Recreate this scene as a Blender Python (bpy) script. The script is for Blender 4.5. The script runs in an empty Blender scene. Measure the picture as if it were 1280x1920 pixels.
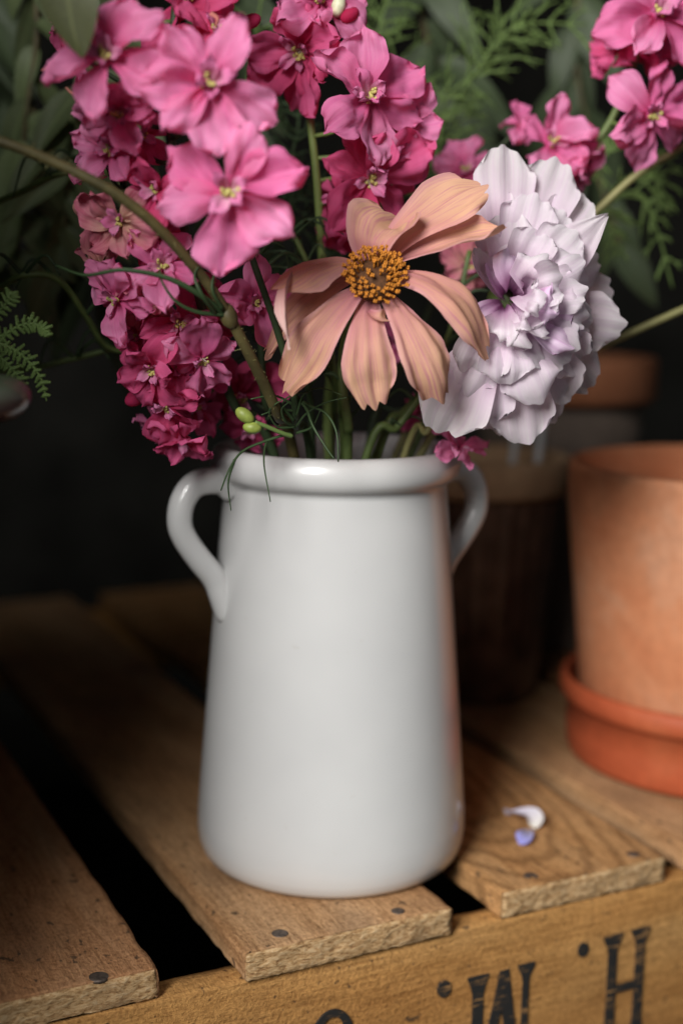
import bpy, math, random
from mathutils import Vector, Matrix, Euler, noise as mnoise
rnd = random.Random(11)
rad = math.radians
scene = bpy.context.scene
COL = scene.collection

# ------------------------------------------------------------------ camera
FPX, PITCH, ROLL, DIST = 2500.0, rad(9.8), rad(0.8), 0.76
F_ = Vector((0, math.cos(PITCH), -math.sin(PITCH)))
U0 = Vector((0, math.sin(PITCH), math.cos(PITCH)))
R0 = Vector((1, 0, 0))
R_ = R0*math.cos(ROLL) + U0*math.sin(ROLL)
U_ = -R0*math.sin(ROLL) + U0*math.cos(ROLL)
def ray(px, py): return F_ + R_*((px-640)/FPX) + U_*((960-py)/FPX)
CAM = -DIST*ray(620, 1585)
def W(px, py, y=0.0):
    "point of the place seen at photograph pixel px,py on the vertical plane at depth y"
    d = ray(px, py); return CAM + d*((y-CAM.y)/d.y)
def G(px, py, z=0.0):
    d = ray(px, py); return CAM + d*((z-CAM.z)/d.z)
def S(pxlen, y): return pxlen*((y-CAM.y)/math.cos(PITCH))/FPX
cd = bpy.data.cameras.new('camera'); cam = bpy.data.objects.new('camera', cd); COL.objects.link(cam)
cam.matrix_world = Matrix((( R_.x, U_.x, -F_.x, CAM.x), (R_.y, U_.y, -F_.y, CAM.y), (R_.z, U_.z, -F_.z, CAM.z), (0,0,0,1)))
cd.sensor_fit = 'VERTICAL'; cd.sensor_height = 36; cd.lens = 36*FPX/1920
cd.clip_start = 0.02; cd.clip_end = 50
cd.dof.use_dof = True; cd.dof.focus_distance = 0.625; cd.dof.aperture_fstop = 3.0
scene.camera = cam
# ------------------------------------------------------------------ light
wd = bpy.data.worlds.new('World'); scene.world = wd; wd.use_nodes = True
bg = wd.node_tree.nodes['Background']; bg.inputs[0].default_value = (0.85, 0.95, 1.0, 1); bg.inputs[1].default_value = 0.085
def area(name, loc, target, sx, sy, power, colr, spread=180):
    l = bpy.data.lights.new(name, 'AREA'); l.shape = 'RECTANGLE'; l.size = sx; l.size_y = sy; l.energy = power; l.color = colr
    l.spread = rad(spread)
    o = bpy.data.objects.new(name, l); COL.objects.link(o); o.location = loc
    o.rotation_euler = (Vector(target)-Vector(loc)).to_track_quat('-Z', 'Y').to_euler()
    return o
area('window_light', (-0.62, -1.40, 1.02), (0.04, -0.05, 0.15), 0.6, 0.9, 41, (1.0, 0.98, 0.955))
vs = scene.view_settings; vs.view_transform = 'Standard'; vs.look = 'None'; vs.gamma = 1; vs.exposure = 0.42
scene.render.film_transparent = False

# ------------------------------------------------------------------ helpers
def mesh(name, verts, faces, uvs=None, smooth=True, mats=None, midx=None):
    m = bpy.data.meshes.new(name); m.from_pydata([tuple(v) for v in verts], [], faces); m.update()
    if uvs:
        ul = m.uv_layers.new(name='UVMap')
        for l in m.loops: ul.data[l.index].uv = uvs[l.vertex_index]
    if mats:
        for k in mats: m.materials.append(k)
    if midx:
        for p, i in zip(m.polygons, midx): p.material_index = i
    if smooth:
        for p in m.polygons: p.use_smooth = True
    return m
def link(name, me, parent=None, mat=None):
    o = bpy.data.objects.new(name, me); COL.objects.link(o)
    if mat and me is not None and not me.materials: me.materials.append(mat)
    if parent is not None: o.parent = parent
    return o
def child_world(o, parent_loc):
    o.matrix_parent_inverse = Matrix.Translation(-Vector(parent_loc))
def thing(name, label, cat, loc=(0,0,0), group=None):
    o = bpy.data.objects.new(name, None); COL.objects.link(o); o.location = loc; o.empty_display_size = 0.02
    o['label'] = label; o['category'] = cat
    if group: o['group'] = group
    return o
def wpart(name, me, root, mat=None):
    "part whose mesh is in world coordinates, under an Empty that is only translated"
    o = link(name, me, root, mat); child_world(o, root.location); return o
def catmull(pts, n=8):
    P = [Vector(p) for p in pts]
    if len(P) == 2: return [P[0].lerp(P[1], i/n) for i in range(n+1)]
    P = [P[0]*2-P[1]] + P + [P[-1]*2-P[-2]]
    out = []
    for i in range(1, len(P)-2):
        a, b, c, d = P[i-1:i+3]
        for k in range(n):
            t = k/n
            out.append(0.5*((2*b)+(c-a)*t+(2*a-5*b+4*c-d)*t*t+(3*b-a-3*c+d)*t**3))
    out.append(P[-2]); return out
class MB:
    def __init__(s): s.v=[]; s.f=[]; s.uv=[]; s.mi=[]
    def add(s, v, f, uv=None, mi=0):
        o = len(s.v); s.v += [Vector(p) for p in v]; s.f += [tuple(i+o for i in q) for q in f]
        s.uv += uv if uv else [(0,0)]*len(v); s.mi += [mi]*len(f)
    def tube(s, pts, r, n=8, seg=8, mi=0, flat=1.0, cap=True):
        C = catmull(pts, seg); m = len(C)
        rr = r if callable(r) else (lambda t: r)
        t0 = (C[1]-C[0]).normalized(); ref = t0.orthogonal().normalized()
        v=[]; uv=[]
        for i, p in enumerate(C):
            t = ((C[min(i+1,m-1)]-C[max(i-1,0)])).normalized()
            ref = (ref - t*ref.dot(t)).normalized(); bi = t.cross(ref)
            q = rr(i/(m-1))
            for k in range(n):
                a = 2*math.pi*k/n
                v.append(p+ref*(math.cos(a)*q)+bi*(math.sin(a)*q*flat)); uv.append((k/n, i/(m-1)))
        f = [(i*n+k, i*n+(k+1)%n, (i+1)*n+(k+1)%n, (i+1)*n+k) for i in range(m-1) for k in range(n)]
        if cap: f += [tuple(range(n-1,-1,-1)), tuple((m-1)*n+k for k in range(n))]
        s.add(v, f, uv, mi)
    def blob(s, c, r, n=6, m=4, ax=(0,0,1), st=1.0, mi=0):
        ax = Vector(ax).normalized(); q = ax.to_track_quat('Z','Y'); c = Vector(c)
        v=[c+q@Vector((0,0,r*st))]; 
        for i in range(1,m):
            th = math.pi*i/m
            for k in range(n):
                a=2*math.pi*k/n
                v.append(c+q@Vector((r*math.sin(th)*math.cos(a), r*math.sin(th)*math.sin(a), r*st*math.cos(th))))
        v.append(c-q@Vector((0,0,r*st)))
        f=[(0,1+k,1+(k+1)%n) for k in range(n)]
        for i in range(m-2):
            f += [(1+i*n+k, 1+(i+1)*n+k, 1+(i+1)*n+(k+1)%n, 1+i*n+(k+1)%n) for k in range(n)]
        L=len(v)-1; f += [(L, 1+(m-2)*n+(k+1)%n, 1+(m-2)*n+k) for k in range(n)]
        s.add(v, f, None, mi)
    def mesh(s, name, mats=None, smooth=True): return mesh(name, s.v, s.f, s.uv, smooth, mats, s.mi if mats and len(mats)>1 else None)
def lathe(prof, n=64, closed=False):
    v=[]; f=[]
    m=len(prof)
    for r,z in prof:
        for k in range(n):
            a=2*math.pi*k/n; v.append((r*math.cos(a), r*math.sin(a), z))
    for i in range(m-1):
        for k in range(n):
            f.append((i*n+k, i*n+(k+1)%n, (i+1)*n+(k+1)%n, (i+1)*n+k))
    f.append(tuple(range(n-1,-1,-1)));  f.append(tuple((m-1)*n+k for k in range(n)))
    return v,f

# ------------------------------------------------------------------ materials
class NT:
    def __init__(s, name):
        s.m = bpy.data.materials.new(name); s.m.use_nodes = True; s.t = s.m.node_tree; s.n = s.t.nodes
        s.b = s.n['Principled BSDF']; s.o = s.n['Material Output']
    def new(s, t, **k):
        x = s.n.new(t)
        for a, b in k.items(): setattr(x, a, b)
        return x
    def l(s, a, b): s.t.links.new(a, b)
    def set(s, node, **k):
        for a, b in k.items(): node.inputs[a].default_value = b
    def coord(s, kind='Object', scale=(1,1,1), loc=(0,0,0), rot=(0,0,0)):
        tc = s.new('ShaderNodeTexCoord'); mp = s.new('ShaderNodeMapping'); s.l(tc.outputs[kind], mp.inputs[0])
        mp.inputs['Scale'].default_value = scale; mp.inputs['Location'].default_value = loc; mp.inputs['Rotation'].default_value = rot
        return mp.outputs[0]
    def noise(s, vec, scale, detail=4, rough=.55, dist=0):
        x = s.new('ShaderNodeTexNoise'); s.l(vec, x.inputs['Vector'])
        x.inputs['Scale'].default_value = scale; x.inputs['Detail'].default_value = detail
        x.inputs['Roughness'].default_value = rough; x.inputs['Distortion'].default_value = dist
        return x.outputs[0]
    def ramp(s, fac, stops, interp='LINEAR'):
        x = s.new('ShaderNodeValToRGB'); s.l(fac, x.inputs[0]); x.color_ramp.interpolation = interp
        e = x.color_ramp.elements
        while len(e) < len(stops): e.new(0.5)
        for i,(p,c) in enumerate(stops):
            e[i].position = p; e[i].color = (*c,1) if len(c)==3 else c
        return x.outputs[0]
    def mix(s, fac, a, b, mode='MIX'):
        x = s.new('ShaderNodeMix', data_type='RGBA', blend_type=mode)
        for sock, val in ((x.inputs[0],fac),(x.inputs[6],a),(x.inputs[7],b)):
            if isinstance(val,(int,float)): sock.default_value = val
            elif isinstance(val, tuple): sock.default_value = (*val,1) if len(val)==3 else val
            else: s.l(val, sock)
        return x.outputs[2]
    def math(s, op, a, b=None, c=None):
        x = s.new('ShaderNodeMath', operation=op)
        for i,v in enumerate((a,b,c)):
            if v is None: continue
            if isinstance(v,(int,float)): x.inputs[i].default_value = v
            else: s.l(v, x.inputs[i])
        return x.outputs[0]
    def bump(s, h, strength, dist):
        x = s.new('ShaderNodeBump'); x.inputs['Strength'].default_value = strength; x.inputs['Distance'].default_value = dist
        s.l(h, x.inputs['Height']); s.l(x.outputs[0], s.b.inputs['Normal']); return x.outputs[0]
    def base(s, c):
        if isinstance(c, tuple): s.b.inputs['Base Color'].default_value = (*c,1)
        else: s.l(c, s.b.inputs['Base Color'])
    def translucent(s, col, fac):
        tr = s.new('ShaderNodeBsdfTranslucent'); mx = s.new('ShaderNodeMixShader'); mx.inputs[0].default_value = fac
        if isinstance(col, tuple): tr.inputs[0].default_value = (*col,1)
        else: s.l(col, tr.inputs[0])
        s.l(s.b.outputs[0], mx.inputs[1]); s.l(tr.outputs[0], mx.inputs[2]); s.l(mx.outputs[0], s.o.inputs[0])

def wood(name, c0, c1, c2, dirt=.35, rings=True, seed=0.0, axis='Y', rough=.88):
    t = NT(name)
    sc = (1, .09, 1) if axis=='Y' else (.09, 1, 1)
    v = t.coord('Object', sc, (seed, seed*.7, seed*.3))
    big = t.noise(v, 22, 3, .5, .6)
    fine = t.noise(v, 420, 5, .65, .3)
    col = t.ramp(big, [(.30,c0),(.50,c1),(.70,c2)])
    if rings:
        wv = t.new('ShaderNodeTexWave', wave_type='RINGS', rings_direction='SPHERICAL'); v2 = t.coord('Object', (1,.30,.2), (.012,.0475,0))
        t.l(v2, wv.inputs['Vector']); t.set(wv, Scale=36.0, Distortion=3.5, Detail=3.0); wv.inputs['Detail Scale'].default_value=1.4
        rg = t.ramp(wv.outputs[1], [(.55,(0,0,0)),(.95,(1,1,1))])
        col = t.mix(t.math('MULTIPLY', rg, .55), col, tuple(x*.5 for x in c0))
    fr = t.ramp(fine, [(.32,(.58,.51,.44)),(.56,(1.10,1.10,1.10))])
    col = t.mix(.7, col, fr, 'MULTIPLY')
    iso = t.noise(t.coord('Object', (1,.55,1)), 620, 4, .75)
    col = t.mix(.8, col, t.ramp(iso, [(.33,(.55,.49,.43)),(.52,(1.0,1.0,1.0)),(.70,(1.28,1.26,1.2))]), 'MULTIPLY')
    vo = t.coord('Object', (1,.6,1), (seed*3,0,0))
    d1 = t.noise(vo, 190, 2, .6); d2 = t.noise(vo, 26, 4, .6)
    sp = t.ramp(d1, [(.66,(0,0,0)),(.71,(1,1,1))])
    st = t.ramp(d2, [(.48,(0,0,0)),(.75,(1,1,1))])
    col = t.mix(t.math('MULTIPLY', st, dirt), col, (.13,.085,.055))
    col = t.mix(t.math('MULTIPLY', sp, .75), col, (.05,.035,.025))
    t.base(col); t.set(t.b, Roughness=rough); t.b.inputs['Specular IOR Level'].default_value=.12
    saw = t.noise(t.coord('Object', (.12,1,1) if axis=='Y' else (1,.12,1)), 300, 2, .5)
    h = t.math('ADD', t.math('ADD', t.math('MULTIPLY',fine,.6), t.math('MULTIPLY', saw, .5)), t.math('MULTIPLY', iso, 1.0))
    t.bump(h, 1.0, .0014); return t.m
M = {}
M['slat_a'] = wood('rough_pine_a', (.28,.118,.050),(.43,.212,.098),(.52,.30,.16), .45, False, 1.3)
M['slat_b'] = wood('rough_pine_b', (.36,.185,.082),(.51,.295,.145),(.57,.36,.20), .42, False, 4.1)
M['slat_c'] = wood('ringed_pine', (.38,.185,.07),(.50,.275,.115),(.54,.32,.15), .2, True, 7.7)
M['board'] = wood('crate_board', (.40,.19,.058),(.50,.26,.086),(.55,.31,.115), .12, False, 2.2, 'X')
def endgrain():
    t = NT('end_grain'); v = t.coord('Object', (.55,1,1.7), (0,0,0), (0,rad(9),0))
    n1 = t.noise(v, 560, 4, .72); n2 = t.noise(t.coord('Object'), 30, 3, .5)
    wv = t.new('ShaderNodeTexWave', wave_type='BANDS', bands_direction='Z'); t.l(t.coord('Object',(1,1,1),(0,0,0),(0,rad(14),0)), wv.inputs['Vector']); t.set(wv, Scale=60.0, Distortion=9.0, Detail=3.0)
    a = t.math('ADD', t.math('MULTIPLY', n1, .93), t.math('MULTIPLY', wv.outputs[1], .07))
    c = t.ramp(a, [(.34,(.22,.115,.05)),(.48,(.50,.31,.145)),(.64,(.66,.47,.27))])
    c = t.mix(t.math('MULTIPLY', t.ramp(n2,[(.55,(0,0,0)),(.75,(1,1,1))]), .5), c, (.16,.10,.06))
    t.base(c); t.set(t.b, Roughness=.92); t.b.inputs['Specular IOR Level'].default_value=.08
    t.bump(a, 1.0, .0013); return t.m
M['end'] = endgrain()
def glaze():
    t = NT('white_glaze'); v = t.coord('Object')
    n = t.noise(v, 14, 3, .5); n2 = t.noise(v, 160, 2, .5)
    c = t.ramp(n, [(.3,(.57,.57,.565)),(.7,(.625,.625,.615))])
    c = t.mix(t.ramp(n2,[(.72,(0,0,0)),(.8,(.5,.5,.5))]), c, (.54,.525,.50))
    t.base(c); t.set(t.b, Roughness=.30); t.b.inputs['Coat Weight'].default_value=.45; t.b.inputs['Coat Roughness'].default_value=.06
    t.b.inputs['Subsurface Weight'].default_value=.0
    t.bump(t.noise(t.coord('Object',(1,1,.35)), 40, 2, .5), .12, .001); return t.m
M['glaze'] = glaze()
def terracotta(name, a, b, c, rough=.8):
    t = NT(name); v = t.coord('Object')
    n = t.noise(v, 13, 4, .6, .5); n2 = t.noise(v, 130, 4, .6)
    col = t.ramp(n, [(.3,a),(.5,b),(.72,c)])
    col = t.mix(.35, col, t.ramp(n2,[(.3,(.6,.6,.6)),(.7,(1.1,1.1,1.1))]), 'MULTIPLY')
    t.base(col); t.set(t.b, Roughness=rough); t.b.inputs['Specular IOR Level'].default_value=.3
    t.bump(n2, .25, .001); return t.m
M['terra'] = terracotta('terracotta_bleached', (.50,.168,.072),(.57,.23,.11),(.62,.33,.20))
M['terra_red'] = terracotta('terracotta_red', (.36,.07,.026),(.41,.088,.033),(.45,.12,.048), .6)
M['terra_old'] = terracotta('terracotta_old', (.09,.066,.052),(.12,.09,.07),(.15,.11,.085))
M['terra_rim'] = terracotta('terracotta_rim', (.22,.075,.03),(.27,.10,.045),(.30,.13,.065))
M['tan'] = terracotta('tan_collar', (.34,.205,.11),(.43,.275,.155),(.48,.33,.20))
def simple(name, c, rough=.5, spec=.5, var=.25, scale=60, metal=0, trans=None, coat=0):
    t = NT(name); v = t.coord('Object'); n = t.noise(v, scale, 3, .6)
    lo = tuple(x*(1-var) for x in c); hi = tuple(min(1,x*(1+var)) for x in c)
    col = t.ramp(n, [(.3,lo),(.7,hi)]); t.base(col); t.set(t.b, Roughness=rough, Metallic=metal)
    t.b.inputs['Specular IOR Level'].default_value=spec; t.b.inputs['Coat Weight'].default_value=coat
    if trans: t.translucent(col, trans)
    return t.m
M['ribbed'] = simple('dark_glaze', (.11,.062,.042), .28, .5, .5, 40)
M['soil'] = simple('soil', (.03,.02,.014), .95, .1, .5, 200)
M['nail'] = simple('rusty_nail', (.10,.075,.06), .6, .5, .5, 500, .5)
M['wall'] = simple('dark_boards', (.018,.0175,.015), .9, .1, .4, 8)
M['stick'] = simple('pale_stick', (.55,.56,.56), .3, .5, .1, 60)
M['stem'] = simple('stem_green', (.095,.14,.04), .5, .4, .3, 90)
M['stem_pale'] = simple('stem_pale', (.17,.24,.07), .45, .4, .2, 60)
M['stem_dark'] = simple('stem_dark', (.025,.043,.017), .55, .3, .3, 90)
M['stem_brown'] = simple('stem_olive', (.085,.07,.026), .55, .35, .45, 70)
M['stem_straw'] = simple('stem_straw', (.20,.19,.075), .5, .35, .25, 60)
M['feather'] = simple('leaf_feathery', (.045,.082,.032), .5, .35, .3, 60, 0, .25)
M['feather_b'] = simple('leaf_feathery_bright', (.17,.26,.075), .5, .35, .25, 60, 0, .3)
M['bud'] = simple('bud_green', (.24,.30,.06), .45, .4, .25, 250)
M['bud_white'] = simple('bud_cream', (.62,.62,.42), .45, .4, .2, 250)
def leafmat(name, c, var=.3):
    t = NT(name); v = t.coord('UV'); sep = t.new('ShaderNodeSeparateXYZ'); t.l(v, sep.inputs[0])
    mid = t.math('ABSOLUTE', t.math('SUBTRACT', sep.outputs[0], .5))
    oi = t.new('ShaderNodeObjectInfo')
    n = t.noise(t.coord('Object'), 40, 3)
    col = t.ramp(t.math('ADD', t.math('MULTIPLY', n, .6), t.math('MULTIPLY', oi.outputs['Random'], .4)), [(.25,tuple(x*(1-var) for x in c)),(.75,tuple(x*(1+var) for x in c))])
    col = t.mix(t.ramp(mid,[(.0,(.6,.6,.6)),(.06,(0,0,0))]), col, tuple(min(1,x*1.9) for x in c))
    t.base(col); t.set(t.b, Roughness=.55); t.b.inputs['Specular IOR Level'].default_value=.35; t.translucent(col,.18); return t.m
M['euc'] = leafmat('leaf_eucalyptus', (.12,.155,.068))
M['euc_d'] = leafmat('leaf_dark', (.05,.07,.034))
M['olive'] = leafmat('leaf_olive', (.085,.095,.035))
def petalmat(name, base, tip, deep, vein, veinamt=.35, freq=16, rvar=.5, trans=.3, edge=None, rough=.65, redback=False, ramp=(.02,.38,.75)):
    "colour runs base->tip along the petal, fine veins across it"
    t = NT(name); v = t.coord('UV'); sep = t.new('ShaderNodeSeparateXYZ'); t.l(v, sep.inputs[0])
    U, V = sep.outputs[0], sep.outputs[1]
    nz = t.noise(t.coord('Object'), 55, 3, .6)
    vv = t.math('ADD', V, t.math('MULTIPLY', t.math('SUBTRACT', nz, .5), .35))
    col = t.ramp(vv, [(ramp[0],base),(ramp[1],tuple(a*.4+b*.6 for a,b in zip(base,tip))),(ramp[2],tip)])
    oi = t.new('ShaderNodeObjectInfo')
    col = t.mix(t.math('MULTIPLY', oi.outputs['Random'], rvar), col, deep)
    cx = t.new('ShaderNodeCombineXYZ'); t.l(U, cx.inputs[0]); t.l(t.math('MULTIPLY', V, .06), cx.inputs[1]); t.l(oi.outputs['Random'], cx.inputs[2])
    vn = t.noise(cx.outputs[0], freq, 3, .6)
    vm = t.ramp(vn, [(.46,(0,0,0)),(.66,(1,1,1))])
    col = t.mix(t.math('MULTIPLY', vm, veinamt), col, vein)
    if edge:
        e = t.math('ABSOLUTE', t.math('SUBTRACT', U, .5)); em = t.ramp(e, [(.36,(0,0,0)),(.5,(1,1,1))])
        col = t.mix(t.math('MULTIPLY', em, .6), col, edge)
    t.base(col); t.set(t.b, Roughness=rough); t.b.inputs['Specular IOR Level'].default_value=.14
    t.b.inputs['Sheen Weight'].default_value=.0
    t.bump(t.math('ADD', vn, t.math('MULTIPLY', t.noise(t.coord('Object'), 260, 2), .4)), .35, .0007)
    t.translucent(t.mix(.6, col, tuple(x*y for x,y in zip(tip,(1.25,.55,.6))) if redback else tip), trans); return t.m
M['pink'] = petalmat('petal_pink', (.56,.055,.19), (.86,.36,.60), (.78,.14,.37), (.72,.14,.38), .5, 18, .6, .42, redback=True)
M['pink_dark'] = petalmat('petal_magenta', (.46,.022,.085), (.76,.16,.36), (.62,.055,.16), (.58,.05,.18), .5, 14, .6, .38, redback=True)
M['pink_pale'] = petalmat('petal_pink_pale', (.62,.50,.30), (.68,.24,.32), (.60,.15,.19), (.54,.09,.17), .6, 14, .4, .28)
M['pink_in'] = petalmat('petal_inner_pink', (.70,.50,.54), (.72,.26,.46), (.62,.10,.28), (.62,.12,.32), .4, 12, .5, .25)
M['coral'] = petalmat('petal_coral', (.42,.14,.19), (.68,.41,.26), (.56,.25,.17), (.50,.19,.24), .8, 34, .4, .32, (.64,.34,.36))
M['coral_p'] = petalmat('petal_coral_curled', (.56,.27,.24), (.70,.50,.46), (.62,.32,.25), (.56,.26,.28), .5, 15, .25, .25)
M['white'] = petalmat('petal_white_lilac', (.55,.18,.46), (.85,.82,.83), (.80,.68,.79), (.72,.52,.71), .36, 24, .35, .50, ramp=(.08,.45,.95))
M['lilac'] = petalmat('petal_lilac', (.48,.09,.36), (.78,.60,.76), (.74,.5,.72), (.64,.36,.62), .45, 13, .3, .22)
M['bluebit'] = petalmat('petal_blue', (.70,.68,.72), (.30,.30,.68), (.34,.34,.70), (.24,.22,.6), .3, 10, .2, .2)
M['whitebit'] = petalmat('petal_pale', (.74,.72,.60), (.66,.63,.76), (.7,.68,.76), (.58,.54,.72), .3, 10, .2, .2)
M['stamen'] = simple('stamen_yellow_green', (.48,.44,.14), .6, .3, .35, 500)
M['filament'] = simple('stamen_cream', (.68,.58,.46), .6, .3, .25, 500)
M['disc'] = simple('disc_brown', (.07,.03,.012), .8, .2, .5, 500)
M['disc_o'] = simple('disc_orange', (.44,.165,.018), .6, .3, .45, 900)
def ink():
    t = NT('worn_black_ink'); v = t.coord('Object', (.12,1,1))
    n = t.noise(v, 700, 4, .7); n2 = t.noise(t.coord('Object'), 45, 3)
    a = t.math('ADD', n, t.math('MULTIPLY', t.math('SUBTRACT', n2, .5), .35))
    col = t.ramp(a, [(.56,(.022,.021,.02)),(.68,(.30,.16,.06))])
    t.base(col); t.set(t.b, Roughness=.7); t.b.inputs['Specular IOR Level'].default_value=.2; t.bump(n,.4,.0005); return t.m
M['ink'] = ink()
def plum():
    t = NT('plum_skin'); v = t.coord('Object'); sep = t.new('ShaderNodeSeparateXYZ'); t.l(v, sep.inputs[0])
    n = t.noise(v, 25, 3)
    f = t.math('ADD', t.math('MULTIPLY', sep.outputs[2], 28), t.math('MULTIPLY', n, .9))
    t.base(t.ramp(f, [(.25,(.05,.016,.022)),(.8,(.05,.065,.04))])); t.set(t.b, Roughness=.3); t.b.inputs['Coat Weight'].default_value=.6; return t.m
M['plum'] = plum()

# ------------------------------------------------------------------ setting, with added shade panels
def quadplane(name, pts, mat, kind='structure'):
    o = link(name, mesh(name, pts, [(0,1,2,3)], None, False), None, mat); o['kind']=kind; return o
FLOOR = -0.33
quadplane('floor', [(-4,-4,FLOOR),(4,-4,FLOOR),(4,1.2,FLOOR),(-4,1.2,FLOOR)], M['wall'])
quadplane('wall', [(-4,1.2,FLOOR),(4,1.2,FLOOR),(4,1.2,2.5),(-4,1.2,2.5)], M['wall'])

quadplane('added_shade_top', [(-.95,-.25,.85),(-.95,1.2,.85),(1.6,1.2,.85),(1.6,-.25,.85)], M['wall'])  # added out of view: cuts ambient light over the back slats
quadplane('added_shade_left', [(-.95,-.36,FLOOR),(-.95,1.2,FLOOR),(-.95,1.2,.85),(-.95,-.36,.85)], M['wall'])  # unseen side panel, added to darken the back left
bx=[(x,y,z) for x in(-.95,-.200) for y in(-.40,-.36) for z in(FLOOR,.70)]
o=link('added_shade_panel',mesh('added_shade_panel',bx,[(0,1,3,2),(4,6,7,5),(0,4,5,1),(2,3,7,6),(1,5,7,3),(0,2,6,4)],None,False),None,M['wall']); o['kind']='structure'  # unseen blocker added to keep the key lamp off the back-left slats
# ------------------------------------------------------------------ crate
PHI = rad(26.4); E1 = Vector((math.cos(PHI), math.sin(PHI), 0)); E2 = Vector((-math.sin(PHI), math.cos(PHI), 0))
crate = thing('wooden_crate', 'upturned rough pine crate with worn black lettering under the white vase', 'crate', (0,0,FLOOR))
crate.rotation_euler = (0,0,PHI)
def box_mesh(name, x0,x1,y0,y1,z0,z1, mats, fuzz=.0006, nx=40, ny=60, seed=0, endmi=1):
    "plank with rough edges: top sheet, ends with fuzzy sawn relief, sides, bottom; local centre"
    r = random.Random(seed); v=[]; f=[]; mi=[]
    cx,cy,cz=(x0+x1)/2,(y0+y1)/2,(z0+z1)/2
    hx,hy,hz=(x1-x0)/2,(y1-y0)/2,(z1-z0)/2
    nz=10
    idx={}
    def jit(p):
        q=Vector(p)
        s=mnoise.noise(q*90+Vector((seed*7.1,0,0)))*.0009+mnoise.noise(q*340+Vector((seed*3.3,0,0)))*.0006
        ex=abs(abs(q.x)-hx)<1e-6; ey=abs(abs(q.y)-hy)<1e-6; ez=abs(abs(q.z)-hz)<1e-6
        out=Vector(q)
        if ex: out.x += math.copysign(1,q.x)*(s - (.0012 if (ey or ez) else 0))
        if ey: out.y += math.copysign(1,q.y)*(s*1.2 + (r.uniform(-1,1)*fuzz) - (.0012 if (ex or ez) else 0))
        if ez: out.z += (s*.35 - (.0010 if (ex or ey) else 0)) if q.z>0 else 0
        return out
    def gv(i,j,k):
        key=(i,j,k)
        if key not in idx:
            idx[key]=len(v)
            ty = (j/ny)
            ty = ty**1.8        # finer towards the sawn front end
            v.append(jit((-hx+2*hx*i/nx, -hy+2*hy*ty, -hz+2*hz*k/nz)))
        return idx[key]
    for i in range(nx):
        for j in range(ny):
            f.append((gv(i,j,nz),gv(i+1,j,nz),gv(i+1,j+1,nz),gv(i,j+1,nz))); mi.append(0)
            f.append((gv(i,j+1,0),gv(i+1,j+1,0),gv(i+1,j,0),gv(i,j,0))); mi.append(0)
    for i in range(nx):
        for k in range(nz):
            f.append((gv(i,0,k),gv(i+1,0,k),gv(i+1,0,k+1),gv(i,0,k+1))); mi.append(endmi)
            f.append((gv(i,ny,k+1),gv(i+1,ny,k+1),gv(i+1,ny,k),gv(i,ny,k))); mi.append(endmi)
    for j in range(ny):
        for k in range(nz):
            f.append((gv(0,j,k+1),gv(0,j+1,k+1),gv(0,j+1,k),gv(0,j,k))); mi.append(0)
            f.append((gv(nx,j,k),gv(nx,j+1,k),gv(nx,j+1,k+1),gv(nx,j,k+1))); mi.append(0)
    me = mesh(name, v, f, None, True, mats, mi); return me, Vector((cx,cy,cz))
def ab(p): return p.x*math.cos(PHI)+p.y*math.sin(PHI), -p.x*math.sin(PHI)+p.y*math.cos(PHI)
TH = .0152; BACK=.66
slats = [(-.375,-.268,-.0905,'slat_b'),(-.246,-.1327,-.0905,'slat_a'),(-.0915,.0238,-.0950,'slat_b'),(.0555,.1662,-.0918,'slat_c'),(.1835,.296,-.090,'slat_b'),(.315,.43,-.091,'slat_a')]
slat_objs=[]
for i,(a0,a1,b0,mk) in enumerate(slats):
    me,c = box_mesh('slat', a0,a1,b0,BACK,-TH,0,[M[mk],M['end']],fuzz=.00035,nx=64 if 0<i<5 else 16,ny=46,seed=i+1)
    o = link('slat', me, crate); o.location = c - Vector((0,0,FLOOR)); slat_objs.append((o,c))
# front and back boards, side boards
me,c = box_mesh('front_board', -.40,.46,-.0935,-.072,-TH-.30,-TH-.0008,[M['board'],M['board']],fuzz=.0001,nx=40,ny=4,seed=20)
fb = link('front_board', me, crate); fb.location = c-Vector((0,0,FLOOR)); FBY=-.0935
for x0,y0 in ((-.395,-.0715),(.425,-.0715),(-.395,.615),(.425,.615)):
    me,c2 = box_mesh('corner_post',x0,x0+.03,y0,y0+.03,-TH-.314,-TH-.0008,[M['slat_a'],M['end']],fuzz=.0001,nx=4,ny=4,seed=21)
    o=link('corner_post',me,crate); o.location=c2-Vector((0,0,FLOOR))
me,c2 = box_mesh('back_rail',-.3945,.4545,.6455,.6595,-TH-.07,-TH-.0008,[M['board'],M['board']],fuzz=.0001,nx=6,ny=4,seed=22)
o=link('back_rail',me,crate); o.location=c2-Vector((0,0,FLOOR))
# nails
nb=MB(); prof=[(.0046,-.001),(.0046,.0002),(.0038,.0006),(.0008,.0004)]
nv,nf=lathe(prof,14); nail_me=mesh('nail',nv,nf,None,True); nail_me.materials.append(M['nail'])
for si,(px,py,sx) in ((1,(185,1831,1.0)),(2,(525,1750,.9)),(2,(745,1708,.8)),(3,(995,1643,.9)),(3,(1186,1601,.85)),(1,(-40,1870,1)),(4,(1330,1560,1))):
    a,b=ab(G(px,py,0)); so,c=slat_objs[si]
    n=link('nail',nail_me,so); n.location=(a-c.x,b-c.y,TH/2-.0002); n.scale=(sx,sx*1.05,1); n.rotation_euler=(rad(rnd.uniform(-5,5)),rad(rnd.uniform(-5,5)),rnd.random())
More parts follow.
